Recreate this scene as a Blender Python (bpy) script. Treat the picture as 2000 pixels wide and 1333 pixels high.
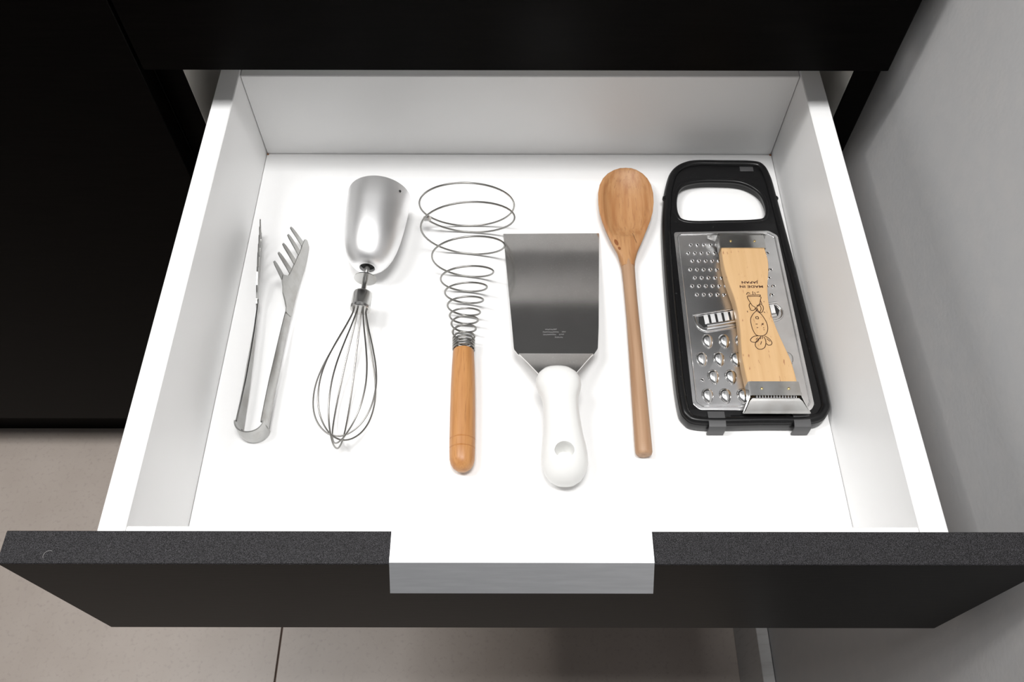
import bpy, bmesh, math, random
from mathutils import Vector, Matrix
random.seed(7)
for o in list(bpy.data.objects): bpy.data.objects.remove(o)
scene = bpy.context.scene
C = scene.collection
DZ = 0.60                      # height of the drawer bottom above the room floor

# ------------------------------------------------------------------ camera
F_PX, PITCH, YAW, ROLL = 1625.19, 1.022333, 0.00092955, 0.00245616
cam_d = bpy.data.cameras.new('camera'); cam = bpy.data.objects.new('camera', cam_d); C.objects.link(cam)
fw = Vector((math.sin(YAW)*math.cos(PITCH), math.cos(YAW)*math.cos(PITCH), -math.sin(PITCH)))
rt = Vector((math.cos(YAW), -math.sin(YAW), 0)); up = rt.cross(fw)
rt2 = rt*math.cos(ROLL)+up*math.sin(ROLL); up2 = up*math.cos(ROLL)-rt*math.sin(ROLL)
M4 = Matrix((rt2, up2, -fw)).transposed().to_4x4()
M4.translation = Vector((-0.00715, -0.17362, 0.60697+DZ))
cam.matrix_world = M4
cam_d.sensor_fit = 'HORIZONTAL'; cam_d.sensor_width = 36; cam_d.lens = F_PX*36/2000
cam_d.clip_start = 0.01
scene.camera = cam

# ------------------------------------------------------------------ light
w = bpy.data.worlds.new('room_ambience'); scene.world = w; w.use_nodes = True
bg = w.node_tree.nodes['Background']; bg.inputs[0].default_value = (0.93, 0.96, 1.0, 1); bg.inputs[1].default_value = 0.10
def area_light(name, loc, target, size, power, col=(1, 0.97, 0.93)):
    d = bpy.data.lights.new(name, 'AREA'); d.shape = 'DISK'; d.size = size; d.energy = power; d.color = col
    o = bpy.data.objects.new(name, d); C.objects.link(o); o.location = (loc[0], loc[1], loc[2]+DZ)
    o.rotation_euler = (Vector(target)-Vector(loc)).to_track_quat('-Z', 'Y').to_euler()
    return o
lp = area_light('ceiling_panel', (-0.90, 0.20, 1.80), (-0.90, 0.20, 0), 0.6, 19, (1, 0.99, 0.98))
lp.data.shape = 'RECTANGLE'; lp.data.size_y = 0.4
area_light('ceiling_spot', (-1.25, 0.20, 1.80), (0, 0.15, 0), 0.10, 6)
la = area_light('overhead_fill', (0.08, -0.08, 1.85), (0.08, -0.08, 0), 0.6, 27, (1, 0.99, 0.98))  # added soft fill over the drawer, brightens its back and walls
la.data.shape = 'RECTANGLE'; la.data.size_y = 0.35
scene.view_settings.view_transform = 'Standard'; scene.view_settings.look = 'None'
scene.view_settings.exposure = 0.0; scene.view_settings.gamma = 1.0
scene.view_settings.use_curve_mapping = False

# ------------------------------------------------------------------ materials
def mat(name, col, rough=0.5, metal=0.0, spec=0.5, noise=None, bump=None, ncoord='Object', coat=0.0, aniso=0.0):
    """noise = (scale_xyz, amount, second colour); bump = (scale_xyz, strength, distance)"""
    m = bpy.data.materials.new(name); m.use_nodes = True
    nt = m.node_tree; b = nt.nodes['Principled BSDF']
    b.inputs['Base Color'].default_value = (*col, 1); b.inputs['Roughness'].default_value = rough
    b.inputs['Metallic'].default_value = metal; b.inputs['Specular IOR Level'].default_value = spec
    b.inputs['Coat Weight'].default_value = coat; b.inputs['Anisotropic'].default_value = aniso
    tc = nt.nodes.new('ShaderNodeTexCoord')
    def nz(scale, detail=3):
        mp = nt.nodes.new('ShaderNodeMapping'); mp.inputs['Scale'].default_value = scale
        nt.links.new(tc.outputs[ncoord], mp.inputs[0])
        t = nt.nodes.new('ShaderNodeTexNoise'); t.inputs['Scale'].default_value = 1; t.inputs['Detail'].default_value = detail
        nt.links.new(mp.outputs[0], t.inputs['Vector']); return t
    if noise:
        for i, (scale, lo, hi, col2) in enumerate(noise):
            t = nz(scale); r = nt.nodes.new('ShaderNodeMapRange')
            r.inputs['From Min'].default_value = lo; r.inputs['From Max'].default_value = hi
            nt.links.new(t.outputs[0], r.inputs[0])
            mx = nt.nodes.new('ShaderNodeMixRGB'); mx.inputs[2].default_value = (*col2, 1)
            if i == 0: mx.inputs[1].default_value = (*col, 1)
            else: nt.links.new(prev.outputs[0], mx.inputs[1])
            nt.links.new(r.outputs[0], mx.inputs[0]); prev = mx
        nt.links.new(prev.outputs[0], b.inputs['Base Color'])
    if bump:
        t = nz(bump[0], 2); bp = nt.nodes.new('ShaderNodeBump')
        bp.inputs['Strength'].default_value = bump[1]; bp.inputs['Distance'].default_value = bump[2]
        nt.links.new(t.outputs[0], bp.inputs['Height']); nt.links.new(bp.outputs[0], b.inputs['Normal'])
    return m
M = {}
M['white'] = mat('white_laminate', (0.89, 0.89, 0.887), 0.42, spec=0.4, bump=((900, 900, 900), 0.03, 0.0005))
M['carcass'] = mat('carcass_white', (0.62, 0.60, 0.56), 0.5)
M['black'] = mat('black_wood_laminate', (0.0010, 0.0008, 0.0007), 0.36, spec=0.035,
                 noise=[((18, 400, 400), 0.35, 0.75, (0.0024, 0.0019, 0.0017))], bump=((60, 1500, 1500), 0.12, 0.0004))
M['blackedge'] = mat('black_grained_edge', (0.004, 0.0038, 0.0043), 0.45, spec=0.2,
                     noise=[((2300, 2300, 2300), 0.44, 0.66, (0.050, 0.048, 0.053))], bump=((2000, 2000, 2000), 0.7, 0.0006))
M['alu'] = mat('brushed_aluminium', (0.78, 0.79, 0.81), 0.50, 1.0, noise=[((40, 500, 500), 0.4, 0.7, (0.84, 0.85, 0.87))])
M['wall'] = mat('grey_wall_paint', (0.50, 0.50, 0.505), 0.6, spec=0.25, noise=[((60, 60, 60), 0.42, 0.7, (0.52, 0.515, 0.515))], bump=((260, 260, 260), 0.12, 0.001))
M['base'] = mat('pale_baseboard', (0.55, 0.545, 0.54), 0.4, noise=[((30, 200, 30), 0.55, 0.75, (0.47, 0.46, 0.45))])
M['tile'] = mat('beige_floor_tile', (0.40, 0.345, 0.305), 0.38, spec=0.4, noise=[((14, 14, 14), 0.35, 0.7, (0.43, 0.375, 0.335)), ((170, 170, 170), 0.55, 0.75, (0.36, 0.31, 0.275))])
M['grout'] = mat('brown_grout', (0.11, 0.075, 0.06), 0.9)
M['steel'] = mat('stainless_steel', (0.60, 0.60, 0.59), 0.24, 1.0, noise=[((80, 80, 80), 0.45, 0.7, (0.52, 0.51, 0.49))])
M['tongs'] = mat('tongs_steel', (0.43, 0.43, 0.42), 0.30, 1.0, noise=[((80, 80, 80), 0.45, 0.7, (0.36, 0.35, 0.335))])
M['wire'] = mat('wire_steel', (0.30, 0.295, 0.28), 0.36, 1.0)
M['blade'] = mat('worn_blade_steel', (0.72, 0.71, 0.70), 0.13, 0.93, noise=[((30, 30, 30), 0.4, 0.7, (0.64, 0.63, 0.62)), ((700, 700, 700), 0.58, 0.75, (0.82, 0.81, 0.8))], bump=((250, 30, 100), 0.02, 0.0003))
M['satin'] = mat('satin_silver_metal', (0.90, 0.90, 0.905), 0.42, 1.0, bump=((20, 900, 20), 0.02, 0.0003))
M['dark'] = mat('hollow_shade', (0.01, 0.01, 0.01), 0.7)  # near-black colour standing in for the shade inside holes
M['beech'] = mat('orange_beech', (0.50, 0.24, 0.085), 0.42, noise=[((260, 14, 260), 0.40, 0.68, (0.40, 0.17, 0.05)), ((900, 60, 900), 0.55, 0.75, (0.36, 0.155, 0.05))])
M['spoon'] = mat('spoon_wood', (0.46, 0.245, 0.105), 0.5, noise=[((200, 9, 200), 0.38, 0.66, (0.36, 0.16, 0.058)), ((700, 60, 700), 0.55, 0.75, (0.33, 0.155, 0.065))])
M['spoonh'] = mat('spoon_handle_wood', (0.42, 0.26, 0.155), 0.55, noise=[((250, 8, 250), 0.4, 0.68, (0.33, 0.185, 0.10))])
M['knot'] = mat('wood_knot', (0.22, 0.07, 0.015), 0.6)
M['maple'] = mat('pale_maple', (0.61, 0.395, 0.20), 0.5, noise=[((160, 10, 160), 0.40, 0.70, (0.54, 0.33, 0.15)), ((500, 120, 500), 0.66, 0.74, (0.33, 0.15, 0.07))])
M['burn'] = mat('burned_ink', (0.060, 0.018, 0.007), 0.7)
M['plastic'] = mat('white_plastic', (0.74, 0.74, 0.725), 0.32, spec=0.5)
M['blackpl'] = mat('black_plastic', (0.006, 0.006, 0.0065), 0.30, spec=0.28, noise=[((500, 500, 500), 0.68, 0.75, (0.05, 0.05, 0.05))])
M['greypl'] = mat('grey_plastic', (0.060, 0.060, 0.062), 0.45)
M['plate'] = mat('grater_steel', (0.80, 0.80, 0.805), 0.23, 0.96, noise=[((60, 60, 60), 0.4, 0.7, (0.68, 0.68, 0.685))], bump=((45, 45, 45), 0.05, 0.001))
M['chrome'] = mat('polished_steel', (0.78, 0.78, 0.78), 0.20, 1.0)
M['brass'] = mat('brass_nail', (0.55, 0.42, 0.20), 0.4, 1.0)
M['mark'] = mat('etched_mark', (0.42, 0.42, 0.42), 0.6, 0.5)
M['scuff'] = mat('grey_scuff', (0.20, 0.195, 0.19), 0.7)
M['rust'] = mat('brown_glue', (0.30, 0.13, 0.06), 0.8)

# ------------------------------------------------------------------ helpers
def thing(name, loc, label, cat=None, group=None, kind=None, rotz=0.0, rotx=0.0):
    o = bpy.data.objects.new(name, None); C.objects.link(o); o.empty_display_size = 0.02
    o.location = (loc[0], loc[1], loc[2]+DZ); o.rotation_euler = (rotx, 0, rotz)
    o['label'] = label
    if cat: o['category'] = cat
    if group: o['group'] = group
    if kind: o['kind'] = kind
    return o
def link(name, me, material, parent=None, smooth=None, label=None):
    o = bpy.data.objects.new(name, me); C.objects.link(o)
    if material is not None and not me.materials: me.materials.append(M[material])
    if parent: o.parent = parent
    if smooth is not None:
        me.shade_smooth(); me.set_sharp_from_angle(angle=math.radians(smooth))
    if label: o['label'] = label
    return o
def tomesh(bm, name):
    bmesh.ops.recalc_face_normals(bm, faces=bm.faces[:])
    me = bpy.data.meshes.new(name); bm.to_mesh(me); bm.free(); return me
def box(x0, x1, y0, y1, z0, z1, bev=0.0, name='box', seg=2):
    bm = bmesh.new(); bmesh.ops.create_cube(bm, size=1)
    bmesh.ops.scale(bm, vec=(x1-x0, y1-y0, z1-z0), verts=bm.verts)
    bmesh.ops.translate(bm, vec=((x0+x1)/2, (y0+y1)/2, (z0+z1)/2), verts=bm.verts)
    if bev: bmesh.ops.bevel(bm, geom=bm.edges[:], offset=bev, segments=seg, affect='EDGES', profile=0.5)
    return tomesh(bm, name)
def loft(rings, cap0=True, cap1=True, closed=True, bm=None):
    own = bm is None
    bm = bm or bmesh.new()
    vs = [[bm.verts.new(p) for p in r] for r in rings]
    n = len(rings[0])
    for a, b in zip(vs[:-1], vs[1:]):
        for i in range(n if closed else n-1):
            j = (i+1) % n; bm.faces.new((a[i], a[j], b[j], b[i]))
    if closed and cap0: bm.faces.new(list(reversed(vs[0])))
    if closed and cap1: bm.faces.new(vs[-1])
    return tomesh(bm, 'loft') if own else vs
def lathe(profile, seg=40, cap0=True, cap1=True):
    """profile of (y, r) about the local Y axis"""
    return loft([[(r*math.cos(2*math.pi*k/seg), y, r*math.sin(2*math.pi*k/seg)) for k in range(seg)] for y, r in profile], cap0, cap1)
def lathe_z(profile, seg=12, cap0=False, cap1=True):
    return loft([[(r*math.cos(2*math.pi*k/seg), r*math.sin(2*math.pi*k/seg), z) for k in range(seg)] for z, r in profile], cap0, cap1)
def tube(pts, rad, seg=8, closed=False, bm=None):
    pts = [Vector(p) for p in pts]; n = len(pts)
    rr = rad if isinstance(rad, (list, tuple)) else [rad]*n
    own = bm is None
    bm = bm or bmesh.new()
    def tan(i):
        if closed: return (pts[(i+1) % n]-pts[i-1]).normalized()
        return (pts[min(i+1, n-1)]-pts[max(i-1, 0)]).normalized()
    t0 = tan(0); u = t0.orthogonal().normalized(); vs = []
    for i in range(n):
        t = tan(i); u = (u-t*u.dot(t)).normalized(); v = t.cross(u)
        vs.append([bm.verts.new(pts[i]+(u*math.cos(2*math.pi*k/seg)+v*math.sin(2*math.pi*k/seg))*rr[i]) for k in range(seg)])
    pairs = list(zip(vs[:-1], vs[1:]))
    for a, b in pairs:
        for k in range(seg): j = (k+1) % seg; bm.faces.new((a[k], a[j], b[j], b[k]))
    if closed:
        a, b = vs[-1], vs[0]
        sh = min(range(seg), key=lambda s: (a[0].co-b[s].co).length)
        for k in range(seg): bm.faces.new((a[k], a[(k+1) % seg], b[(k+1+sh) % seg], b[(k+sh) % seg]))
    else:
        bm.faces.new(list(reversed(vs[0]))); bm.faces.new(vs[-1])
    return tomesh(bm, 'tube') if own else None
def spline(pts, n=8, closed=False):
    P = [Vector(p) for p in pts]; N = len(P); out = []
    rng = range(N if closed else N-1)
    for i in rng:
        p1, p2 = P[i], P[(i+1) % N]
        p0 = P[i-1] if (closed or i > 0) else p1*2-p2
        p3 = P[(i+2) % N] if (closed or i+2 < N) else p2*2-p1
        for k in range(n):
            t = k/n
            out.append(0.5*((2*p1)+(p2-p0)*t+(2*p0-5*p1+4*p2-p3)*t*t+(3*p1-p0-3*p2+p3)*t**3))
    if not closed: out.append(P[-1])
    return out
def rounded(pts, rad, n=6):
    """polygon with rounded corners; rad one number or one per corner"""
    N = len(pts); out = []
    rr = rad if isinstance(rad, (list, tuple)) else [rad]*N
    for i in range(N):
        p, a, b = Vector(pts[i]), Vector(pts[i-1]), Vector(pts[(i+1) % N])
        if rr[i] <= 0: out.append(p); continue
        da, db = (a-p).normalized(), (b-p).normalized()
        ang = da.angle(db); d = min(rr[i]/math.tan(ang/2), (a-p).length*0.49, (b-p).length*0.49)
        s, e = p+da*d, p+db*d
        for k in range(n+1):
            t = k/n; out.append((1-t)**2*s+2*t*(1-t)*p+t*t*e)
    return out
def sheet(outlines, z0, z1, bev=0.0, res=2):
    """flat filled shape with holes, from closed xy outlines, between z0 and z1"""
    cu = bpy.data.curves.new('tmp', 'CURVE'); cu.dimensions = '2D'; cu.fill_mode = 'BOTH'
    for ol in outlines:
        s = cu.splines.new('POLY'); s.points.add(len(ol)-1); s.use_cyclic_u = True
        for q, p in zip(s.points, ol): q.co = (p[0], p[1], 0, 1)
    cu.extrude = (z1-z0)/2-bev; cu.bevel_depth = bev; cu.offset = -bev; cu.bevel_resolution = res
    ob = bpy.data.objects.new('tmp', cu); C.objects.link(ob)
    dg = bpy.context.evaluated_depsgraph_get(); me = bpy.data.meshes.new_from_object(ob.evaluated_get(dg))
    bpy.data.objects.remove(ob); bpy.data.curves.remove(cu)
    me.materials.clear(); me.transform(Matrix.Translation((0, 0, (z0+z1)/2)))
    bm = bmesh.new(); bm.from_mesh(me); bmesh.ops.remove_doubles(bm, verts=bm.verts, dist=1e-6)
    bmesh.ops.recalc_face_normals(bm, faces=bm.faces[:]); bm.to_mesh(me); bm.free()
    return me
def strip(pts, th):
    """thin folded sheet: pts = list of rows, each row two or more points; thickness th along the averaged normal"""
    bm = bmesh.new(); vs = [[bm.verts.new(p) for p in r] for r in pts]
    for a, b in zip(vs[:-1], vs[1:]):
        for i in range(len(a)-1): bm.faces.new((a[i], a[i+1], b[i+1], b[i]))
    bmesh.ops.recalc_face_normals(bm, faces=bm.faces[:])
    bmesh.ops.solidify(bm, geom=bm.faces[:], thickness=th)
    return tomesh(bm, 'strip')
def quad(bm, pts): bm.faces.new([bm.verts.new(p) for p in pts])
def mm(pts, ox, oy): return [((x-ox)/1000, (y-oy)/1000) for x, y in pts]

# ------------------------------------------------------------------ setting
fl = link('floor', box(-2.2, 0.34, -2.1, 1.02, -0.03, -0.003, name='floor'), 'grout')
fl.location = (0, 0, 0); fl['kind'] = 'structure'; fl['label'] = 'beige tiled kitchen floor with dark thin grout joints'
tile_me = box(-0.3188, 0.3188, -0.3188, 0.3188, -0.012, 0.0, 0.0006, 'tile', 1)
for i in range(4):
    for j in range(5):
        t = link('tile', tile_me, 'tile', fl); t.location = (-0.0085-0.64*i, 0.80-0.64*j, 0)
wr = link('wall_right', box(0.32, 0.42, -2.1, 1.02, 0, 2.4, name='wall'), 'wall'); wr['kind'] = 'structure'
wr['label'] = 'plain grey painted wall to the right of the drawer'
wb = link('wall_back', box(-2.2, 0.32, 0.99, 1.09, 0, 2.4, name='wall'), 'wall'); wb['kind'] = 'structure'
wb['label'] = 'grey wall behind the kitchen cabinets'
bb = link('baseboard_right', box(0.3045, 0.3195, -2.1, 0.40, 0, 0.112, 0.0012, name='baseboard'), 'base'); bb['kind'] = 'structure'
bb['label'] = 'pale baseboard strip along the foot of the grey wall'

# ------------------------------------------------------------------ cabinets
YF = 0.3663                                   # plane of the closed fronts
cb = thing('base_cabinet', (0, YF, -DZ), 'black edged drawer cabinet the white drawer pulls out of', 'cabinet')
def part(par, name, m, x0, x1, y0, y1, z0, z1, bev=0.0006, label=None):
    """box given in drawer coordinates, parented to par"""
    L = par.location
    return link(name, box(x0-L[0], x1-L[0], y0-L[1], y1-L[1], z0+DZ-L[2], z1+DZ-L[2], bev, name, 1), m, par, label=label)
part(cb, 'side_panel', 'carcass', 0.2822, 0.3045, YF+0.0235, 0.96, -0.50, 0.304)
part(cb, 'side_panel', 'carcass', -0.3075, -0.2858, YF+0.0235, 0.96, -0.50, 0.304)
part(cb, 'front_edge', 'black', 0.2822, 0.3045, YF+0.0215, YF+0.0235, -0.50, 0.304, 0.0002, 'black edge strip of the cabinet side')
part(cb, 'front_edge', 'black', -0.3075, -0.2858, YF+0.0215, YF+0.0235, -0.50, 0.304, 0.0002, 'black edge strip of the cabinet side')
part(cb, 'back_panel', 'carcass', -0.2858, 0.2822, 0.95, 0.96, -0.50, 0.304)
part(cb, 'bottom_panel', 'carcass', -0.2858, 0.2822, YF+0.0215, 0.95, -0.50, -0.48)
part(cb, 'plinth', 'black', -0.3075, 0.3045, 0.3985, 0.415, -0.60, -0.501)
part(cb, 'lower_front', 'black', -0.297, 0.300, YF, YF+0.019, -0.497, -0.0195, label='black front below the open drawer')
part(cb, 'worktop', 'black', -2.1, 0.318, 0.357, 0.985, 0.306, 0.345)

lc = thing('base_cabinet', (-0.62, YF, -DZ), 'neighbouring black cabinet with a plain door standing on the tiled floor', 'cabinet')
part(lc, 'side_panel', 'black', -0.330, -0.309, YF+0.0215, 0.96, -0.50, 0.304)
part(lc, 'side_panel', 'black', -1.21, -1.19, YF+0.0215, 0.96, -0.50, 0.304)
part(lc, 'bottom_panel', 'black', -1.19, -0.330, YF+0.0215, 0.96, -0.50, -0.48)
part(lc, 'door', 'black', -1.207, -0.3095, YF, YF+0.019, -0.497, 0.302)
part(lc, 'plinth', 'black', -1.21, -0.309, 0.3985, 0.415, -0.60, -0.501)

def handle(par, x0, x1, yb, yf, zt, zfb):
    """folded aluminium pull: flat top, sloping nose, flat front lip"""
    L = par.location; th = 0.0016
    prof = [(yb, zt), (-0.0364, zt), (yf, zfb), (yf+0.0006, zfb-0.0010), (yf+0.0016, zfb-0.0004), (-0.0371, zt-0.0016), (yb, zt-0.0016)]
    rings = [[(x-L[0], y-L[1], z+DZ-L[2]) for y, z in prof] for x in (x0, x1)]
    return link('handle', loft(rings), 'alu', par, label='bare aluminium edge pull')

ud = thing('drawer', (0, YF, 0.1446), 'closed black drawer above the open white drawer', 'drawer', 'kitchen drawers of the black cabinet')
part(ud, 'front_panel', 'black', -0.3065, 0.2985, YF, YF+0.019, 0.1446, 0.302)
part(ud, 'side_panel', 'white', -0.268, -0.25, YF+0.02, 0.83, 0.161, 0.26)
part(ud, 'side_panel', 'white', 0.25, 0.268, YF+0.02, 0.83, 0.161, 0.26)
part(ud, 'back_panel', 'white', -0.25, 0.25, 0.815, 0.83, 0.161, 0.26)
part(ud, 'bottom_panel', 'white', -0.268, 0.268, YF+0.02, 0.83, 0.152, 0.161)

# open drawer
dr = thing('drawer', (0, 0, -0.012), 'open white drawer with a black front holding the kitchen utensils', 'drawer', 'kitchen drawers of the black cabinet')
H, DB = 0.0985, 0.4147
part(dr, 'bottom_panel', 'white', -0.2496, 0.2496, -0.017, DB-0.0007, -0.011, 0.0, 0.0002)
part(dr, 'side_panel', 'white', -0.2676, -0.25, -0.0172, DB+0.016, -0.012, H, 0.0007)
part(dr, 'side_panel', 'white', 0.25, 0.2680, -0.0172, DB+0.016, -0.012, H, 0.0007)
part(dr, 'back_panel', 'white', -0.2496, 0.2496, DB, DB+0.016, -0.012, H-0.0015, 0.0007)
part(dr, 'inner_front', 'white', -0.2496, 0.2496, -0.0172, 0.0, -0.012, H, 0.0007)
fp = part(dr, 'front_panel', 'black', -0.29715, 0.30005, -0.0366, -0.0178, -0.0164, 0.1404, 0.0004)
part(dr, 'top_edge', 'blackedge', -0.29715, 0.30005, -0.0368, -0.0176, 0.1404, 0.1416, 0.0004, 'speckled black edge strip of the drawer front')
arc = [(-0.2690+0.0029*math.cos(a), -0.0322+0.0029*math.sin(a), 0.1417+0.012) for a in [math.radians(60+15*k) for k in range(11)]]
link('scratch', tube(arc, 0.00016, 5), 'scuff', dr, label='small pale curved scratch on the black edge')
handle(dr, -0.0757, 0.0733, -0.0155, -0.0500, 0.1435, 0.1302)
for x, y in ((-0.2487, DB-0.0012), (0.2487, DB-0.0012)):
    bm = bmesh.new(); bmesh.ops.create_icosphere(bm, subdivisions=1, radius=0.0012)
    o = link('glue_blob', tomesh(bm, 'glue_blob'), 'rust', dr, 60); o.location = (x, y, 0.0120)

# ------------------------------------------------------------------ tongs
def make_tongs():
    T = thing('tongs', (-0.212, 0.102, 0.0), 'stainless steel serving tongs with comb heads at the left of the drawer', 'tongs')
    ox, oy = -0.212, 0.102
    # plan view centre line of each arm (bottom edge of the strip): x, y, height, lean inwards in degrees
    right = [(-0.2020, 0.1105, 0.0200, 0), (-0.2018, 0.130, 0.0178, 2), (-0.2013, 0.150, 0.0155, 5), (-0.2002, 0.175, 0.0130, 9), (-0.1990, 0.200, 0.0105, 14), (-0.1979, 0.218, 0.0086, 19), (-0.1976, 0.223, 0.0086, 20)]
    left = [(-0.2223, 0.1120, 0.0200, 0), (-0.2223, 0.130, 0.0178, 2), (-0.2225, 0.150, 0.0155, 4), (-0.2234, 0.175, 0.0130, 7), (-0.2246, 0.200, 0.0105, 10), (-0.2260, 0.222, 0.0086, 11), (-0.2266, 0.230, 0.0086, 11)]
    def arm_mesh(st, sgn):
        rows = []
        for x, y, h, lean in st:
            a = math.radians(lean); r = []
            for k in range(7):
                v = k/6; bow = 0.0026*(1-(2*v-1)**2)*max(0, min(1, (0.225-y)/0.06))      # outward bulging channel
                px = x-sgn*math.sin(a)*h*(v-0.5)+sgn*math.cos(a)*bow
                pz = 0.0108+math.cos(a)*h*(v-0.5)
                r.append((px-ox, y-oy, pz))
            rows.append(r)
        return rows
    def dens(st):
        out = []
        for i in range(len(st)-1):
            for k in range(4):
                t = k/4; out.append(tuple(st[i][q]*(1-t)+st[i+1][q]*t for q in range(4)))
        return out+[st[-1]]
    for st, s in ((right, 1), (left, -1)):
        link('arm', strip(arm_mesh(dens(st), s), 0.0011), 'tongs', T, 50)
    # spring bend: vertical strip round the end
    rows = []
    p0, p1 = Vector((-0.2225, 0.1125)), Vector((-0.2012, 0.1110)); c = (p0+p1)/2; rad = (p1-p0).length/2
    for k in range(25):
        a = math.pi+math.pi*k/24
        rx, ry = rad*1.10, rad*0.98
        r = []
        for q in range(7):
            v = q/6; bulge = 0.0010*(1-(2*v-1)**2)*math.sin(math.pi*k/24)
            r.append((c.x+(rx+bulge)*math.cos(a)-ox, c.y+(ry+bulge)*math.sin(a)-oy, 0.0008+0.020*v))
        rows.append(r)
    link('spring_bend', strip(rows, 0.0011), 'tongs', T, 50)
    # heads: (y, v) outline in mm, v measured up the leaning plate
    plate = [(216, 6.0), (225, 5.8), (240, 5.0), (249, 4.0), (262, 1.6), (270, 0.3), (282, -0.5), (291, -0.7), (297.5, 0.2), (301.5, 3.2), (301.0, 7.0), (291.5, 9.5), (288.0, 9.6), (275.6, 12.9), (262.6, 16.3), (250.8, 19.8), (247.0, 27.5), (241.6, 26.8), (237, 24.4), (231, 22.6), (226, 18.5), (221, 15.2), (216, 14.2)]
    tines = [((243.5, 24.0), (252.5, 40.0)), ((256.8, 17.6), (263.8, 37.2)), ((269.2, 14.4), (275.8, 34.0)), ((281.9, 11.2), (288.6, 30.2)), ((293.6, 8.2), (298.0, 28.6))]
    def place(y, v, base, s, lean, yaw, bulge=True):
        d = (y-216)/1000; a = math.radians(lean)
        x = base[0]+math.sin(yaw)*d; yy = base[1]+math.cos(yaw)*d
        vv = v/1000
        cup = 0.0                                              # tines curve inwards
        if v > 14: cup = 0.001*((v-14)/24)**2
        return Vector((x-s*(math.sin(a)*vv+cup)-ox, yy-oy, 0.0016+math.cos(a)*vv))
    for s, base, lean, yaw in ((1, (-0.1945, 0.216), 20, 0.014), (-1, (-0.2282, 0.224), 11, -0.115)):
        hd_bm = bmesh.new()
        out = rounded(plate, 2.0, 3)
        nrm = Vector((s*math.cos(math.radians(lean)), 0, math.sin(math.radians(lean))))
        a = [hd_bm.verts.new(place(y, v, base, s, lean, yaw)+nrm*0.0006) for y, v in out]
        b = [hd_bm.verts.new(place(y, v, base, s, lean, yaw)-nrm*0.0006) for y, v in out]
        hd_bm.faces.new(a); hd_bm.faces.new(list(reversed(b)))
        for i in range(len(a)): j = (i+1) % len(a); hd_bm.faces.new((a[i], b[i], b[j], a[j]))
        bmesh.ops.triangulate(hd_bm, faces=[f for f in hd_bm.faces if len(f.verts) > 4])
        hd = link('comb_head', tomesh(hd_bm, 'comb_head'), 'tongs', T, 30)
        for (y0, v0), (y1, v1) in tines:
            rows = []
            dirv = Vector((y1-y0, v1-v0)); pn = Vector((-dirv.y, dirv.x)).normalized()
            for k in range(8):
                t = k/7; q = Vector((y0, v0))-dirv*0.12*(1-t)+dirv*t*1.0
                wd = (3.1-1.5*t)*(1 if k < 7 else 0.55)
                rows.append([place(*(q+pn*wd), base, s, lean, yaw)+nrm*0.0003, place(*(q-pn*wd), base, s, lean, yaw)+nrm*0.0003])
            link('tine', strip(rows, 0.0010), 'tongs', hd, 30)
make_tongs()

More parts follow.
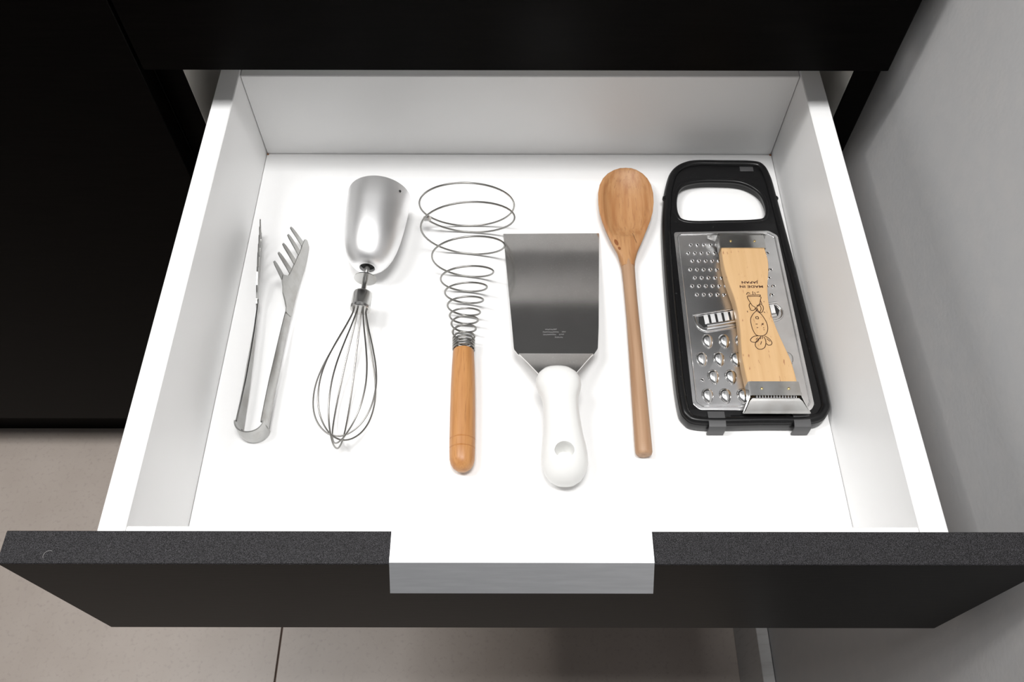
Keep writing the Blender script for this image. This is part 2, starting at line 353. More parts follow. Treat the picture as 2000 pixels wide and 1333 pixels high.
# ------------------------------------------------------------------ mixer whisk attachment
def make_mixer():
    T = thing('whisk_attachment', (-0.1272, 0.338, 0.0288), 'silver hand mixer whisk attachment with a bullet shaped cup and wire balloon', 'whisk', rotz=math.radians(-3.0), rotx=math.radians(0.6))
    Y = 0.338                                           # local y = world y - Y, whisk towards -y
    prof = [(0.2600, 0.0040), (0.2562, 0.0062), (0.2536, 0.0066), (0.2534, 0.0072), (0.2540, 0.0098), (0.2554, 0.0124), (0.2580, 0.0152), (0.2625, 0.0182), (0.2690, 0.0210), (0.2770, 0.0232), (0.2870, 0.0250), (0.2980, 0.0263), (0.3130, 0.0275), (0.3325, 0.0285), (0.3335, 0.0283), (0.3335, 0.0271), (0.3130, 0.0262), (0.2890, 0.0235), (0.2720, 0.0180), (0.2640, 0.0120), (0.2610, 0.0040)]
    link('cup', lathe([(y-Y, r) for y, r in prof], 64, False, False), 'satin', T, 40)
    link('socket_shade', lathe([(0.2562-Y, 0.0022), (0.2562-Y, 0.0062), (0.2570-Y, 0.0062), (0.2570-Y, 0.0022)], 32, False, False), 'dark', T, 40)  # dark ring inside the socket, its shade given as colour
    bm = bmesh.new(); bmesh.ops.create_icosphere(bm, subdivisions=2, radius=0.0013)
    o = link('screw_hole_shade', tomesh(bm, 'screw_hole_shade'), 'dark', T, 60)  # solid dark ball painting the shade of a screw hole
    a = math.radians(40); o.location = (0.0280*math.cos(a), 0.3255-Y, 0.0280*math.sin(a))
    link('shaft', lathe([(y-Y, 0.0023) for y in (0.2265, 0.2600)], 20), 'steel', T, 40)
    link('washer', lathe([(0.2418-Y, 0.0024), (0.2418-Y, 0.0096), (0.2425-Y, 0.0096), (0.2425-Y, 0.0024)], 36, False, False), 'steel', T, 40)
    link('collar', lathe([(y-Y, r) for y, r in ((0.2105, 0.0050), (0.2103, 0.0078), (0.2108, 0.0084), (0.2130, 0.0086), (0.2134, 0.0083), (0.2250, 0.0083), (0.2270, 0.0078), (0.2276, 0.0060), (0.2276, 0.0022))], 40), 'steel', T, 40)
    base = [(0.213, 0.0052), (0.205, 0.0062), (0.190, 0.0105), (0.170, 0.0170), (0.150, 0.0225), (0.132, 0.0248), (0.115, 0.0232), (0.102, 0.0180), (0.093, 0.0095), (0.090, 0.0)]
    for k, (ang, dy, tw, sc) in enumerate(((8, 0.006, 6, 1.02), (52, 0.001, -9, 0.98), (97, -0.003, 7, 0.94), (141, 0.0035, -5, 1.0))):
        pts = [(y+dy*(0.213-y)/0.123, r*sc) for y, r in base] + [(y+dy*(0.213-y)/0.123, -r*sc) for y, r in reversed(base[:-1])]
        P = []
        for i, (y, r) in enumerate(pts):
            t = i/(len(pts)-1); a = math.radians(ang+tw*math.sin(math.pi*2*t))
            ox_ = 0.0012*math.sin(math.pi*t)*(1 if k % 2 else -1)
            P.append((r*math.cos(a)+ox_*math.sin(a), y-Y, r*math.sin(a)-0.0015*math.sin(math.pi*t)))
        link('wire_loop', tube(spline(P, 6), 0.00068, 8), 'wire', T, 60)
make_mixer()

# ------------------------------------------------------------------ spiral whisk
def make_spiral():
    O = Vector((-0.0455, 0.128, 0.0))
    T = thing('spiral_whisk', O, 'conical wire spiral whisk with a turned orange wooden handle', 'whisk')
    def ax(y):                                          # axis of handle and spring: x, z
        x = -0.0450+(y-0.0735)*(-0.0022/0.108) if y < 0.181 else -0.0472+(y-0.181)*0.0
        z = 0.0103+(y-0.0735)*0.011 if y < 0.181 else 0.0115+(y-0.181)*0.158
        return x, z
    prof = [(0.0735, 0.0004), (0.0742, 0.0040), (0.0762, 0.0068), (0.0790, 0.0086), (0.0830, 0.0097), (0.0905, 0.0100), (0.0914, 0.0100), (0.0920, 0.0095), (0.0926, 0.0100), (0.0990, 0.0101), (0.0996, 0.0096), (0.1002, 0.0101), (0.1250, 0.0101), (0.1455, 0.0099), (0.1650, 0.0094), (0.1790, 0.0088), (0.1806, 0.0084), (0.1810, 0.0070)]
    rings = []
    for y, r in prof:
        x, z = ax(y); rings.append([(x+r*math.cos(2*math.pi*k/40)-O.x, y-O.y, z+r*math.sin(2*math.pi*k/40)) for k in range(40)])
    link('handle', loft(rings), 'beech', T, 30)
    # spring: (turn, y of loop centre, radius), from the handle outwards
    key = [(0, 0.1812, 0.0086), (1, 0.1834, 0.0086), (2, 0.1856, 0.0086), (3, 0.1878, 0.0087), (4, 0.1902, 0.0088), (5, 0.1935, 0.0090), (6, 0.2006, 0.0100), (7, 0.2085, 0.0116), (8, 0.2156, 0.0133), (9, 0.2270, 0.0158), (10, 0.2392, 0.0188), (11, 0.2528, 0.0242), (12, 0.2745, 0.0338), (13, 0.2985, 0.0425), (14, 0.3170, 0.0420)]
    def interp(t):
        i = min(int(t), len(key)-2); f = t-i
        k0, k1, k2, k3 = key[max(i-1, 0)], key[i], key[i+1], key[min(i+2, len(key)-1)]
        out = []
        for q in (1, 2):
            p0, p1, p2, p3 = k0[q], k1[q], k2[q], k3[q]
            out.append(0.5*(2*p1+(p2-p0)*f+(2*p0-5*p1+4*p2-p3)*f*f+(3*p1-p0-3*p2+p3)*f**3))
        return out
    pts = []
    N = 44
    lean = math.radians(15)
    bead = None
    total = 13.42
    for i in range(int(total*N)+1):
        t = i/N; y, r = interp(min(t, 13.999)); x, z = ax(y)
        a = -2*math.pi*t
        ll = lean*min(1, max(0, (t-5)/4)); z = max(z, 0.0012+r*math.cos(ll))
        pts.append((x+r*math.cos(a)-O.x, y-r*math.sin(a)*math.sin(ll)-O.y, z+r*math.sin(a)*math.cos(ll)))
    link('spring', tube(pts, 0.00085, 8), 'wire', T, 60)
    # closed end ring, hooked to the spring by a bead
    y, r = 0.3125, 0.0418; x, z = ax(y); z = max(z, 0.0010+r*math.cos(lean))
    ring = [(x+0.0003+r*math.cos(a)-O.x, y-r*math.sin(a)*math.sin(lean)-O.y+0.0008*math.sin(a*1), z+r*math.sin(a)*math.cos(lean)) for a in [2*math.pi*k/72 for k in range(72)]]
    link('end_ring', tube(ring, 0.00085, 8, True), 'wire', T, 60)
    e = pts[-1]
    o = link('bead', lathe([(-0.0030, 0.0010), (-0.0029, 0.0024), (0.0029, 0.0024), (0.0030, 0.0010)], 16), 'steel', T, 40)
    o.location = (e[0]-0.0006, e[1]+0.0016, e[2]); o.rotation_euler = (math.radians(-25), 0, math.radians(68))
make_spiral()

# ------------------------------------------------------------------ spatula
def make_spatula():
    ox, oy = 29.0, 250.0
    T = thing('spatula', (ox/1000, oy/1000, 0.0), 'wide steel turner with a stubby white plastic handle', 'spatula')
    def zb(y): return 0.0010+(0.3130-y)*0.1405          # blade rises towards the bend
    bl = [(-15, 312.6), (73.7, 313.5), (65.9, 200.6), (63.7, 177.5), (59.8, 171.0), (-1.6, 170.8), (-5.2, 176.5), (-6.8, 200.5)]
    me = sheet([rounded(mm(bl, ox, oy), [0.0006, 0.0006, 0, 0.006, 0.002, 0.002, 0.006, 0], 5)], -0.0006, 0.0006)
    for v in me.vertices: v.co.z += zb(v.co.y+oy/1000)
    link('blade', me, 'blade', T, 30)
    rows = []
    for k in range(9):
        t = k/8; y = 0.1714-0.031*t
        l = -1.4+(15.5+1.4)*min(1, t*1.15); r = 59.6+(42.0-59.6)*min(1, t*1.15)
        z = zb(0.1714)+0.0135*(t**0.9)
        rows.append([((l+(r-l)*q/4-ox)/1000, y-oy/1000, z) for q in range(5)])
    link('neck', strip(rows, 0.0012), 'blade', T, 30)
    # handle stations: y, centre x, half width, half height, centre z
    st = [(0.1515, 28.8, 0.0010, 0.0008, 0.0335), (0.1510, 28.8, 0.0065, 0.005, 0.0334), (0.1495, 29.0, 0.0115, 0.0085, 0.0331), (0.1465, 29.3, 0.0152, 0.0108, 0.0325), (0.1420, 29.6, 0.0175, 0.0120, 0.0317), (0.1375, 29.9, 0.0178, 0.0122, 0.0308), (0.1330, 30.2, 0.0166, 0.0120, 0.0300), (0.1290, 30.5, 0.0147, 0.0115, 0.0292), (0.1240, 30.9, 0.0139, 0.0115, 0.0283), (0.1160, 31.4, 0.0139, 0.0120, 0.0268), (0.1070, 32.0, 0.0145, 0.0128, 0.0251), (0.0980, 32.5, 0.0154, 0.0138, 0.0233), (0.0900, 33.0, 0.0168, 0.0148, 0.0214), (0.0830, 33.3, 0.0177, 0.0155, 0.0196), (0.0760, 33.5, 0.0176, 0.0157, 0.0180), (0.0700, 33.6, 0.0158, 0.0147, 0.0170), (0.0650, 33.6, 0.0125, 0.0120, 0.0163), (0.0618, 33.6, 0.0080, 0.0078, 0.0160), (0.0606, 33.6, 0.0030, 0.0030, 0.0158)]
    rings = []
    for y, cx, hw, hh, cz in st:
        r = []
        for k in range(40):
            a = 2*math.pi*k/40; c, s = math.cos(a), math.sin(a)
            e = 0.88
            r.append(((cx-ox)/1000+hw*math.copysign(abs(c)**e, c), y-oy/1000, cz+hh*math.copysign(abs(s)**e, s)))
        rings.append(r)
    hme = loft(rings)
    h = link('handle', hme, 'plastic', T, 40)
    bm = bmesh.new(); cut = []
    for z, kx in ((0.0220, 0.0046), (0.0240, 0.0060), (0.033, 0.0072), (0.035, 0.0080), (0.042, 0.0110)):
        cut.append([((32.4-ox)/1000+kx*math.cos(2*math.pi*k/32), 0.0810-oy/1000+kx*0.80*math.sin(2*math.pi*k/32), z) for k in range(32)])
    co = link('tmp_cut', loft(cut), 'plastic', T)
    md = h.modifiers.new('hole', 'BOOLEAN'); md.object = co; md.operation = 'DIFFERENCE'; md.solver = 'EXACT'
    bpy.context.view_layer.update()
    dg = bpy.context.evaluated_depsgraph_get(); nm = bpy.data.meshes.new_from_object(h.evaluated_get(dg))
    h.modifiers.clear(); h.data = nm; nm.shade_smooth(); nm.set_sharp_from_angle(angle=math.radians(50))
    bpy.data.objects.remove(co)
    # worn maker's stamp: broken rows of tiny strokes
    bm = bmesh.new()
    rs = random.Random(3)
    for x0, x1, y in ((21.0, 30.5, 197.2), (19.0, 32.0, 194.4), (19.3, 29.5, 191.6), (32.5, 36.5, 191.8), (29.0, 35.0, 188.8), (35.0, 38.5, 194.6)):
        x = x0
        while x < x1:                                   # each worn letter: an upright and a short cross stroke
            wd = rs.uniform(0.55, 0.95); hgt = rs.uniform(0.9, 1.4); k = rs.choice((0.0, 0.45, 0.8))
            for a0, b0, a1, b1 in ((x, y, x+0.24, y+hgt), (x, y+hgt*k, x+wd, y+hgt*k+0.26)):
                quad(bm, [((a-ox)/1000, (b-oy)/1000, zb(b/1000)+0.00068) for a, b in ((a0, b0), (a1, b0), (a1, b1), (a0, b1))])
            x += wd+rs.uniform(0.25, 0.45)
    link('stamped_mark', tomesh(bm, 'stamped_mark'), 'mark', T, label='worn illegible pale stamp')
make_spatula()

# ------------------------------------------------------------------ wooden spoon
def make_spoon():
    ox, oy = 97.5, 240.0
    T = thing('wooden_spoon', (ox/1000, oy/1000, 0.0), 'worn wooden cooking spoon with a deep oval bowl', 'spoon')
    # y, centre x, half width, rim z, bottom z, cavity depth
    st = [(382.0, 101.5, 0.6, 15.5, 14.0, 0), (381.3, 101.4, 6.0, 15.8, 11.5, 0.1), (379.0, 101.0, 11.5, 16.0, 8.8, 0.8), (375.0, 100.6, 16.6, 16.0, 6.2, 3.0), (369.0, 100.2, 21.0, 15.9, 3.6, 6.0), (361.0, 99.8, 24.2, 15.7, 1.7, 8.6), (351.0, 99.4, 25.8, 15.4, 0.6, 10.2), (340.0, 99.0, 25.8, 15.0, 0.2, 10.6), (329.0, 98.4, 24.6, 14.6, 0.2, 10.2), (319.0, 97.8, 22.2, 14.2, 0.4, 8.8), (310.0, 97.2, 19.2, 13.9, 0.7, 6.0), (304.0, 96.9, 17.0, 13.7, 0.9, 2.6), (300.5, 96.8, 15.8, 13.6, 1.0, 0.5), (297.0, 96.7, 14.5, 13.5, 1.0, 0.0), (291.0, 96.6, 12.0, 13.4, 1.1, -0.3), (284.0, 96.6, 9.0, 13.2, 1.1, -0.6), (277.0, 96.7, 7.0, 13.0, 1.1, -0.8), (270.0, 96.8, 6.0, 12.8, 1.1, -0.9)]
    def ring(y, cx, hw, zt, zb_, d, n=24):
        r = []
        for k in range(n+1):                            # top, left to right
            s = -1+2*k/n; rim = 0.84
            if d > 0: z = zt-(d*math.sqrt(max(0, 1-(s/rim)**2))**1.3 if abs(s) < rim else 0)-(0.9*((abs(s)-rim)/(1-rim))**2 if abs(s) > rim else 0)*min(1, hw/10)
            else: z = zt+d*s*s*4-0
            if d <= 0: z = (zt+zb_)/2+(zt-zb_)/2*math.sqrt(max(0, 1-(abs(s))**3.0))*1.0 if hw < 8 else zt-0.9*max(0, (abs(s)-rim)/(1-rim))**2+d*0.3*s*s
            r.append(((cx+hw*s-ox)/1000, (y-oy)/1000, z/1000))
        zl = r[-1][2]*1000
        for k in range(1, n):                           # underside, right to left
            a = math.pi*k/n; s = math.cos(a)
            z = zl-(zl-zb_)*math.sin(a)**0.8
            r.append(((cx+hw*s-ox)/1000, (y-oy)/1000, z/1000))
        return r
    link('bowl', loft([ring(*s) for s in st]), 'spoon', T, 50)
    hs = [(276, 96.75, 6.8, 6.0, 7.0), (270, 96.8, 6.0, 6.0, 7.0), (255, 96.9, 5.6, 5.7, 6.8), (235, 97.0, 5.5, 5.5, 6.4), (216, 97.1, 5.5, 5.5, 6.2), (180, 97.0, 5.9, 5.7, 6.3), (150, 96.8, 6.3, 6.0, 6.5), (120, 96.6, 6.6, 6.2, 6.6), (97, 96.4, 6.8, 6.4, 6.7), (91.5, 96.4, 6.7, 6.3, 6.7), (89.5, 96.4, 6.0, 5.6, 6.7), (88.8, 96.4, 5.0, 4.6, 6.7)]
    link('handle', loft([[((cx+hw*math.cos(2*math.pi*k/28)-ox)/1000, (y-oy)/1000, (cz+hh*math.sin(2*math.pi*k/28))/1000) for k in range(28)] for y, cx, hw, hh, cz in hs]), 'spoonh', T, 40)
    for x, y, a, b, rz in ((87.0, 293.5, 1.6, 3.6, 0.30), (89.4, 286.8, 1.2, 1.7, 0.3)):
        me = lathe_z([(0, 1.0), (0.0001, 0.9), (0.00018, 0.4)], 16)
        o = link('knot', me, 'knot', T, label='dark brown knot in the wood'); o.scale = (a/1000, b/1000, 1.5); o.rotation_euler = (0, math.radians(-5), rz)
        o.location = ((x-ox)/1000, (y-oy)/1000, 0.0135)
    bm = bmesh.new(); P = [(102.3, 303.5), (103.4, 300.5), (104.2, 297.0), (105.2, 292.8)]
    for (a, b), (c, d) in zip(P[:-1], P[1:]): quad(bm, [((a-.16-ox)/1000, (b-oy)/1000, .01400), ((a+.16-ox)/1000, (b-oy)/1000, .01400), ((c+.16-ox)/1000, (d-oy)/1000, .01385), ((c-.16-ox)/1000, (d-oy)/1000, .01385)])
    link('crack', tomesh(bm, 'crack'), 'burn', T, label='fine dark crack at the neck')
make_spoon()

# ------------------------------------------------------------------ grater
def make_grater():
    ox, oy = 188.0, 250.0
    T = thing('grater', (ox/1000, oy/1000, 0.0003), 'flat steel grater in a black plastic frame with an open handle', 'grater')
    outer = spline([(p[0], p[1], 0) for p in mm([(164, 394.4), (196, 395.2), (226, 394.4), (236.0, 388.5), (240.2, 374), (241.6, 350), (243.0, 315), (245.3, 257), (247.0, 194), (248.6, 140), (245.8, 124), (232, 114.2), (190, 113.0), (143, 112.6), (130.2, 118.5), (126.6, 133), (126.2, 175), (127.6, 251), (130.4, 309), (134.5, 342), (138.2, 362), (146.5, 383)], ox, oy)], 6, True)
    hole = spline([(p[0], p[1], 0) for p in mm([(146.0, 349), (153, 363.5), (168, 369.6), (190, 370.6), (212, 368), (227, 356), (231.0, 338), (227.5, 324), (216, 320.4), (190, 319.4), (155, 319.2), (145.4, 328)], ox, oy)], 6, True)
    window = rounded(mm([(144, 304), (231, 304), (232.4, 128.5), (141, 128.5)], ox, oy), 0.005)
    fr = link('frame', sheet([outer, hole, window], 0.0, 0.0115, 0.0016), 'blackpl', T, 40)
    def inset(path, d):
        n = len(path); out = []
        for i in range(n):
            t = (Vector(path[(i+1) % n])-Vector(path[i-1])).normalized(); out.append(Vector(path[i])+Vector((t.y, -t.x, 0))*d)
        return out
    rim = [p+Vector((0, 0, 0.0108)) for p in inset(outer, 0.0040)]
    link('rim_bead', tube(rim, 0.0036, 10, True), 'blackpl', fr, 60)
    hl = [Vector(p)+Vector((0, 0, 0.0095)) for p in inset(hole, 0.0)]
    link('handle_bead', tube(hl, 0.0024, 10, True), 'blackpl', fr, 60)
    for x in (136.9, 239.3):
        o = link('peg', lathe_z([(0.010, 0.0030), (0.0125, 0.0030), (0.0136, 0.0020)], 16), 'blackpl', fr, 40); o.location = ((x-ox)/1000, (347-oy)/1000, 0)
    o = link('mould_mark', box(-0.0065, 0.0065, -0.003, 0.003, 0.0112, 0.0119, 0.0006), 'greypl', fr, 40); o.location = ((218-ox)/1000, (384-oy)/1000, 0)
    link('foot_bar', box((167-ox)/1000, (212-ox)/1000, (115.0-oy)/1000, (121.0-oy)/1000, 0.0105, 0.0128, 0.0008), 'blackpl', fr, 40)
    for x0, x1 in ((148.5, 161.8), (215.8, 228.8)):
        rows = []
        for y, z in ((123.4, 0.0136), (119, 0.0140), (113.5, 0.0141), (110.3, 0.0132), (109.2, 0.0110), (108.8, 0.0060), (108.8, 0.0010)):
            rows.append([((x-ox)/1000, (y-oy)/1000, z) for x in (x0, x0+1, x1-1, x1)])
        link('clip', strip(rows, 0.0014), 'greypl', T, 35, 'dark grey plastic clip')
    po = rounded(mm([(140.4, 306.6), (227, 308.6), (234.6, 303), (235.6, 131), (232, 125.2), (143, 125.6), (138.0, 131)], ox, oy), [0.003, 0.006, 0.005, 0.006, 0.006, 0.006, 0.006])
    ZP = 0.0118
    pl = link('steel_plate', sheet([po], ZP-0.0010, ZP, 0.00045), 'plate', T, 30)
    edge = [Vector((p[0], p[1], ZP-0.0001)) for p in rounded(mm([(143.5, 303.4), (226, 305.4), (231.6, 301), (232.4, 133), (229.5, 128.6), (145.5, 128.8), (141.4, 133)], ox, oy), 0.004)]
    link('plate_ridge', tube(edge, 0.0007, 6, True), 'plate', pl, 60)
    # small raised holes
    sm = lathe_z([(-0.0001, 0.0020), (0.0004, 0.0018), (0.0009, 0.0014), (0.0010, 0.0011), (0.0008, 0.0009), (0.0001, 0.0008)], 14)
    sm.materials.append(M['plate']); sm.materials.append(M['dark']); sm.shade_smooth()
    for p in sm.polygons:
        if len(p.vertices) > 4 or max(math.hypot(*sm.vertices[v].co.xy) for v in p.vertices) < 0.00095: p.material_index = 1  # tooth centres coloured dark for the shade in each hole
    for r, (y, x0, n) in enumerate(((291.5, 154.1, 12), (282.3, 150.8, 13), (273.6, 153.5, 12), (264.0, 150.6, 13), (255.1, 153.7, 12), (246.3, 150.4, 13), (237.1, 153.4, 12))):
        for c in range(n):
            o = link('small_tooth', sm, None, pl); o.location = ((x0+5.93*c-ox)/1000, (y-oy)/1000, ZP); o.rotation_euler = (0.25, 0.2, 0)
    o = link('small_tooth', sm, None, pl); o.location = ((148.2-ox)/1000, (152.5-oy)/1000, ZP)
    # large teardrop teeth: blunt open mouth towards the handle
    rings = []
    for q in (1.0, 0.93, 0.8, 0.62, 0.42, 0.22, 0.08):
        r = []
        for k in range(24):
            a = 2*math.pi*k/24; c, s = math.cos(a), math.sin(a)
            x = 0.0050*c*(1 if s > 0 else (1-0.22*s*s)); y = 0.0056*s if s > 0 else 0.0084*s
            hgt = 0.0036*math.sqrt(max(0, 1-q*q))
            sh = 0.0016*(1-q)
            r.append((x*q, y*q+sh, hgt))
        rings.append(r)
    lg = loft(rings, False, True); lg.materials.append(M['chrome']); lg.shade_smooth()
    for y, x0, n in ((191.0, 156.8, 5), (173.6, 150.0, 6), (156.8, 157.6, 5), (139.4, 150.9, 6)):
        for c in range(n):
            o = link('large_tooth', lg, None, pl); o.location = ((x0+14.2*c-ox)/1000, (y-oy)/1000, ZP-0.0001); o.rotation_euler = (0, 0, math.radians(4))
    # slicing slot
    th = math.radians(10.5); cx, cy = 187.0, 214.5
    def S(u, v, z=0.0): return ((cx+u*math.cos(th)-v*math.sin(th)-ox)/1000, (cy+u*math.sin(th)+v*math.cos(th)-oy)/1000, ZP+z)
    st = [S(-38, 7.2)]+[S(-29.5+8.6*math.cos(a), -0.8+8.6*math.sin(a)) for a in [math.pi*(0.93+0.57*k/8) for k in range(9)]]+[S(29.5+8.6*math.cos(a), -0.8+8.6*math.sin(a)) for a in [math.pi*(1.5+0.75*k/10) for k in range(11)]]
    link('slot_ridge', tube(st, 0.0011, 8), 'chrome', pl, 60)
    link('fold', tube([S(-39, 8.2), S(37, 8.2)], 0.0012, 8), 'chrome', pl, 60)
    link('slot_opening_shade', sheet([[Vector(S(u, v)) for u, v in ((-33, -5.0), (33, -5.0), (36, 0), (34, 6.0), (-34, 6.0), (-36, 0))]], ZP+0.0001, ZP+0.0004), 'dark', pl)  # dark sheet on the solid plate, paints the shade of the slot
    me = tube([S(-30.5, -4.6, 0.0006), S(31, -4.6, 0.0006)], 0.0022, 12)
    link('slicing_blade', me, 'chrome', pl, 60)
    for k in range(11):
        u = -29+5.9*k
        rows = [[S(u-1.9, v, z), S(u+1.9, v, z)] for v, z in ((-2.4, 0.0004), (0.2, 0.0014), (2.8, 0.0024), (5.2, 0.0031), (5.8, 0.0022))]
        link('julienne_tooth', strip(rows, 0.0005), 'chrome', pl, 40)
make_grater()

# ------------------------------------------------------------------ wooden scaler lying on the grater
STROKES = [
 [(197.8,211.4),(194.3,207.9),(191.7,203.3),(191.3,198.0),(191.8,192.8),(193.3,188.3),(195.6,186.6),(199.4,186.7),(202.6,189.0),(204.4,193.5),(204.4,198.8),(203.2,203.3),(201.1,207.9),(198.0,211.0)],
 [(195.3,186.6),(191.7,186.0),(188.8,183.4),(188.8,181.2),(191.5,180.3),(194.1,181.2),(196.2,184.6)],
 [(196.6,184.9),(192.8,180.9),(191.6,177.2),(193.1,174.3),(195.8,173.7),(198.9,175.4),(200.6,179.4),(200.7,183.1),(199.8,185.7)],
 [(200.9,186.4),(204.0,183.8),(205.6,180.2),(204.6,178.0),(202.3,177.6),(201.0,179.1)],
 [(197.5,186.6),(196.7,183.5)], [(198.8,186.4),(198.3,183.8)], [(197.3,181.2),(196.1,178.3)], [(194.6,184.6),(193.1,183.1)], [(202.1,183.8),(204.2,181.3)],
 [(193.2,213.3),(192.4,214.5),(192.5,217.2),(194.0,218.7),(195.0,216.4),(197.3,214.5),(195.6,211.8),(193.3,211.8),(192.5,212.9)],
 [(198.2,214.1),(199.5,216.4),(201.7,218.0),(203.7,216.4),(203.8,213.3),(202.4,210.2),(200.4,209.5),(198.6,212.5),(198.2,214.1)],
 [(197.3,214.5),(197.8,211.4),(199.0,213.3)], [(201.7,216.4),(201.9,213.3),(200.5,210.2)],
 [(192.1,225.8),(202.9,225.8),(202.6,221.9),(200.8,216.4),(198.9,216.8)], [(192.6,227.0),(202.8,227.4),(202.8,226.0)],
 [(192.1,225.8),(192.4,223.4),(194.0,218.7)], [(202.6,221.9),(203.3,218.0)],
 [(191.8,227.8),(193.0,229.7),(194.9,228.9)], [(197.5,230.9),(197.3,227.8)], [(199.0,230.1),(199.3,228.2)], [(200.9,230.1),(202.6,230.5)],
 [(196.2,205.2),(198.1,205.2),(198.1,203.3),(196.2,203.5),(196.1,205.0)], [(195.1,198.0),(196.6,198.0)], [(200.3,198.8),(201.3,197.3)], [(201.6,198.8),(200.1,197.3)],
 [(195.5,194.6),(196.5,194.6)], [(200.9,194.6),(201.3,194.4)], [(201.0,192.8),(201.2,192.4)], [(205.3,220.7),(205.5,220.3)], [(190.0,211.0),(190.1,209.8)], [(203.7,210.2),(204.5,209.3)]]
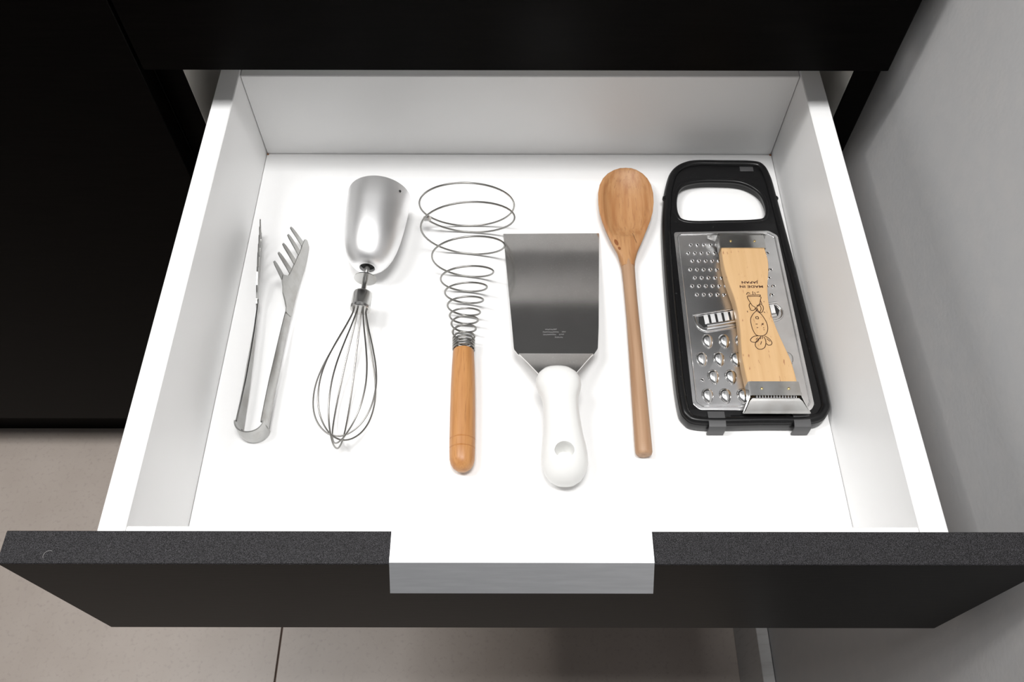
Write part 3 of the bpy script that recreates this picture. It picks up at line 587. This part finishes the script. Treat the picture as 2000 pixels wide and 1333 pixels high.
def make_scaler():
    ox, oy = 198.0, 208.0
    Z0, Z1 = 0.0153, 0.0262
    T = thing('vegetable_peeler', (ox/1000, oy/1000, Z0), 'hourglass shaped pale wooden peeler with metal ends lying on the grater', 'peeler')
    L = [(177.0, 279), (176.6, 268), (176.8, 256), (178.5, 240), (181.0, 225), (182.0, 210), (181.6, 195), (180.2, 178), (179.4, 165), (180.0, 150), (180.8, 138)]
    R = [(219.8, 139), (219.6, 148), (218.4, 163), (215.4, 177), (212.5, 190), (210.4, 203), (209.5, 215), (209.8, 226), (211.6, 239), (214.2, 251), (215.8, 262), (215.6, 270), (214.8, 279)]
    out = [(p[0], p[1]) for p in spline([(*p, 0) for p in mm(L, ox, oy)], 4)]+[(p[0], p[1]) for p in spline([(*p, 0) for p in mm(R, ox, oy)], 4)]
    link('wooden_body', sheet([out], 0.0, Z1-Z0, 0.0009), 'maple', T, 35)
    zt = Z1-Z0
    def m(x, y, z): return ((x-ox)/1000, (y-oy)/1000, z)
    def cap(yw, ye, yl, xl, xr, fl, fr_, s):
        """folded metal end: top plate, sides, and a lip with serrations; s = +1 towards the handle end of the grater"""
        holder = link('metal_end', strip([[m(xl-0.6, yw, zt-0.009), m(xl-0.6, yw, zt+0.0003), m(xl+0.8, yw, zt+0.0010), m(xr-0.8, yw, zt+0.0010), m(xr+0.6, yw, zt+0.0003), m(xr+0.6, yw, zt-0.009)],
                                          [m(xl-0.6, ye, zt-0.009), m(xl-0.6, ye, zt+0.0003), m(xl+0.8, ye, zt+0.0010), m(xr-0.8, ye, zt+0.0010), m(xr+0.6, ye, zt+0.0003), m(xr+0.6, ye, zt-0.009)]], 0.0007), 'steel', T, 35)
        lip = [[m(xl+1.5, ye+1.6*s, zt-0.0008), m(xr-1.5, ye+1.6*s, zt-0.0008)], [m(xl-1.0, ye+4.0*s, zt-0.0012), m(xr+1.0, ye+4.0*s, zt-0.0012)], [m(fl+1.5, yl-1.5*s, zt-0.0045), m(fr_-1.5, yl-1.5*s, zt-0.0045)], [m(fl, yl, zt-0.0068), m(fr_, yl, zt-0.0068)]]
        link('blade_lip', strip(lip, 0.0008), 'steel', holder, 20)
        wing = [[m(xl-0.4, ye-3*s, zt), m(xl-0.4, ye-3*s, zt-0.008)], [m(xl-0.6, ye+1.0*s, zt), m(xl-0.6, ye+1.0*s, zt-0.009)], [m(fl, yl, zt-0.0066), m(fl+1.0, yl-0.5*s, zt-0.0105)]]
        link('side_wing', strip(wing, 0.0008), 'steel', holder, 30)
        wing = [[m(xr+0.4, ye-3*s, zt), m(xr+0.4, ye-3*s, zt-0.008)], [m(xr+0.6, ye+1.0*s, zt), m(xr+0.6, ye+1.0*s, zt-0.009)], [m(fr_, yl, zt-0.0066), m(fr_-1.0, yl-0.5*s, zt-0.0105)]]
        link('side_wing', strip(wing, 0.0008), 'steel', holder, 30)
        link('slot', box(*(v for v in ((xl+1-ox)/1000, (xr-1-ox)/1000, (min(ye, ye+1.8*s)-oy)/1000, (max(ye, ye+1.8*s)-oy)/1000)), zt-0.006, zt-0.003), 'dark', holder)  # dark box in the gap, slot shade put in as colour
        bm = bmesh.new(); n = 14
        for k in range(n):
            x0 = xl+4+(xr-xl-8)*k/n; x1 = xl+4+(xr-xl-8)*(k+0.75)/n
            quad(bm, [m(x0, ye+1.8*s, zt-0.0005), m(x1, ye+1.8*s, zt-0.0005), m((x0+x1)/2+.15, ye-0.2*s, zt+0.0006), m((x0+x1)/2-.15, ye-0.2*s, zt+0.0006)])
        link('serration', tomesh(bm, 'serration'), 'chrome', holder)
        for fx in (0.24, 0.78):
            o = link('nail', lathe_z([(0, 0.0011), (0.0004, 0.0010), (0.0006, 0.0005)], 12), 'brass', holder, 40)
            o.location = m(xl+(xr-xl)*fx, yw+(ye-yw)*0.52, zt+0.0011)
    cap(143.5, 131.0, 118.8, 181.0, 220.4, 175.2, 227.6, -1)
    cap(277.0, 291.0, 297.6, 176.4, 215.6, 168.5, 221.0, 1)
    # burned lettering, upside down to the viewer
    for txt, x, y, size in (('MADE IN', 207.2, 237.0, 0.0040), ('JAPAN', 203.2, 241.4, 0.0040)):
        cu = bpy.data.curves.new('txt', 'FONT'); cu.body = txt; cu.size = size; cu.extrude = 0.00004; cu.offset = 0.00014; cu.space_character = 1.08
        ob = bpy.data.objects.new('txt', cu); C.objects.link(ob)
        dg = bpy.context.evaluated_depsgraph_get(); me = bpy.data.meshes.new_from_object(ob.evaluated_get(dg)); bpy.data.objects.remove(ob)
        me.materials.clear()
        o = link('burned_lettering', me, 'burn', T, label='burned-in lettering reading '+txt); o.rotation_euler = (0, 0, math.pi); o.location = m(x, y, zt+0.00006)
        wdt = max(v.co.x for v in me.vertices); o.scale = ((0.0200 if txt == 'MADE IN' else 0.0138)/wdt, 0.80, 1)
    bm = bmesh.new()
    for s in STROKES:
        P = spline([(*p, 0) for p in s], 4) if len(s) > 2 else [Vector((*p, 0)) for p in s]
        for a, b in zip(P[:-1], P[1:]):
            d = (b-a)
            if d.length < 1e-6: continue
            d.normalize(); n = Vector((-d.y, d.x, 0))*0.31; e = d*0.15
            quad(bm, [m(*(q.xy), zt+0.00008) for q in (a-e-n, b+e-n, b+e+n, a-e+n)])
    link('burned_drawing', tomesh(bm, 'burned_drawing'), 'burn', T, label='burned-in line drawing of a leafy root vegetable')
make_scaler()
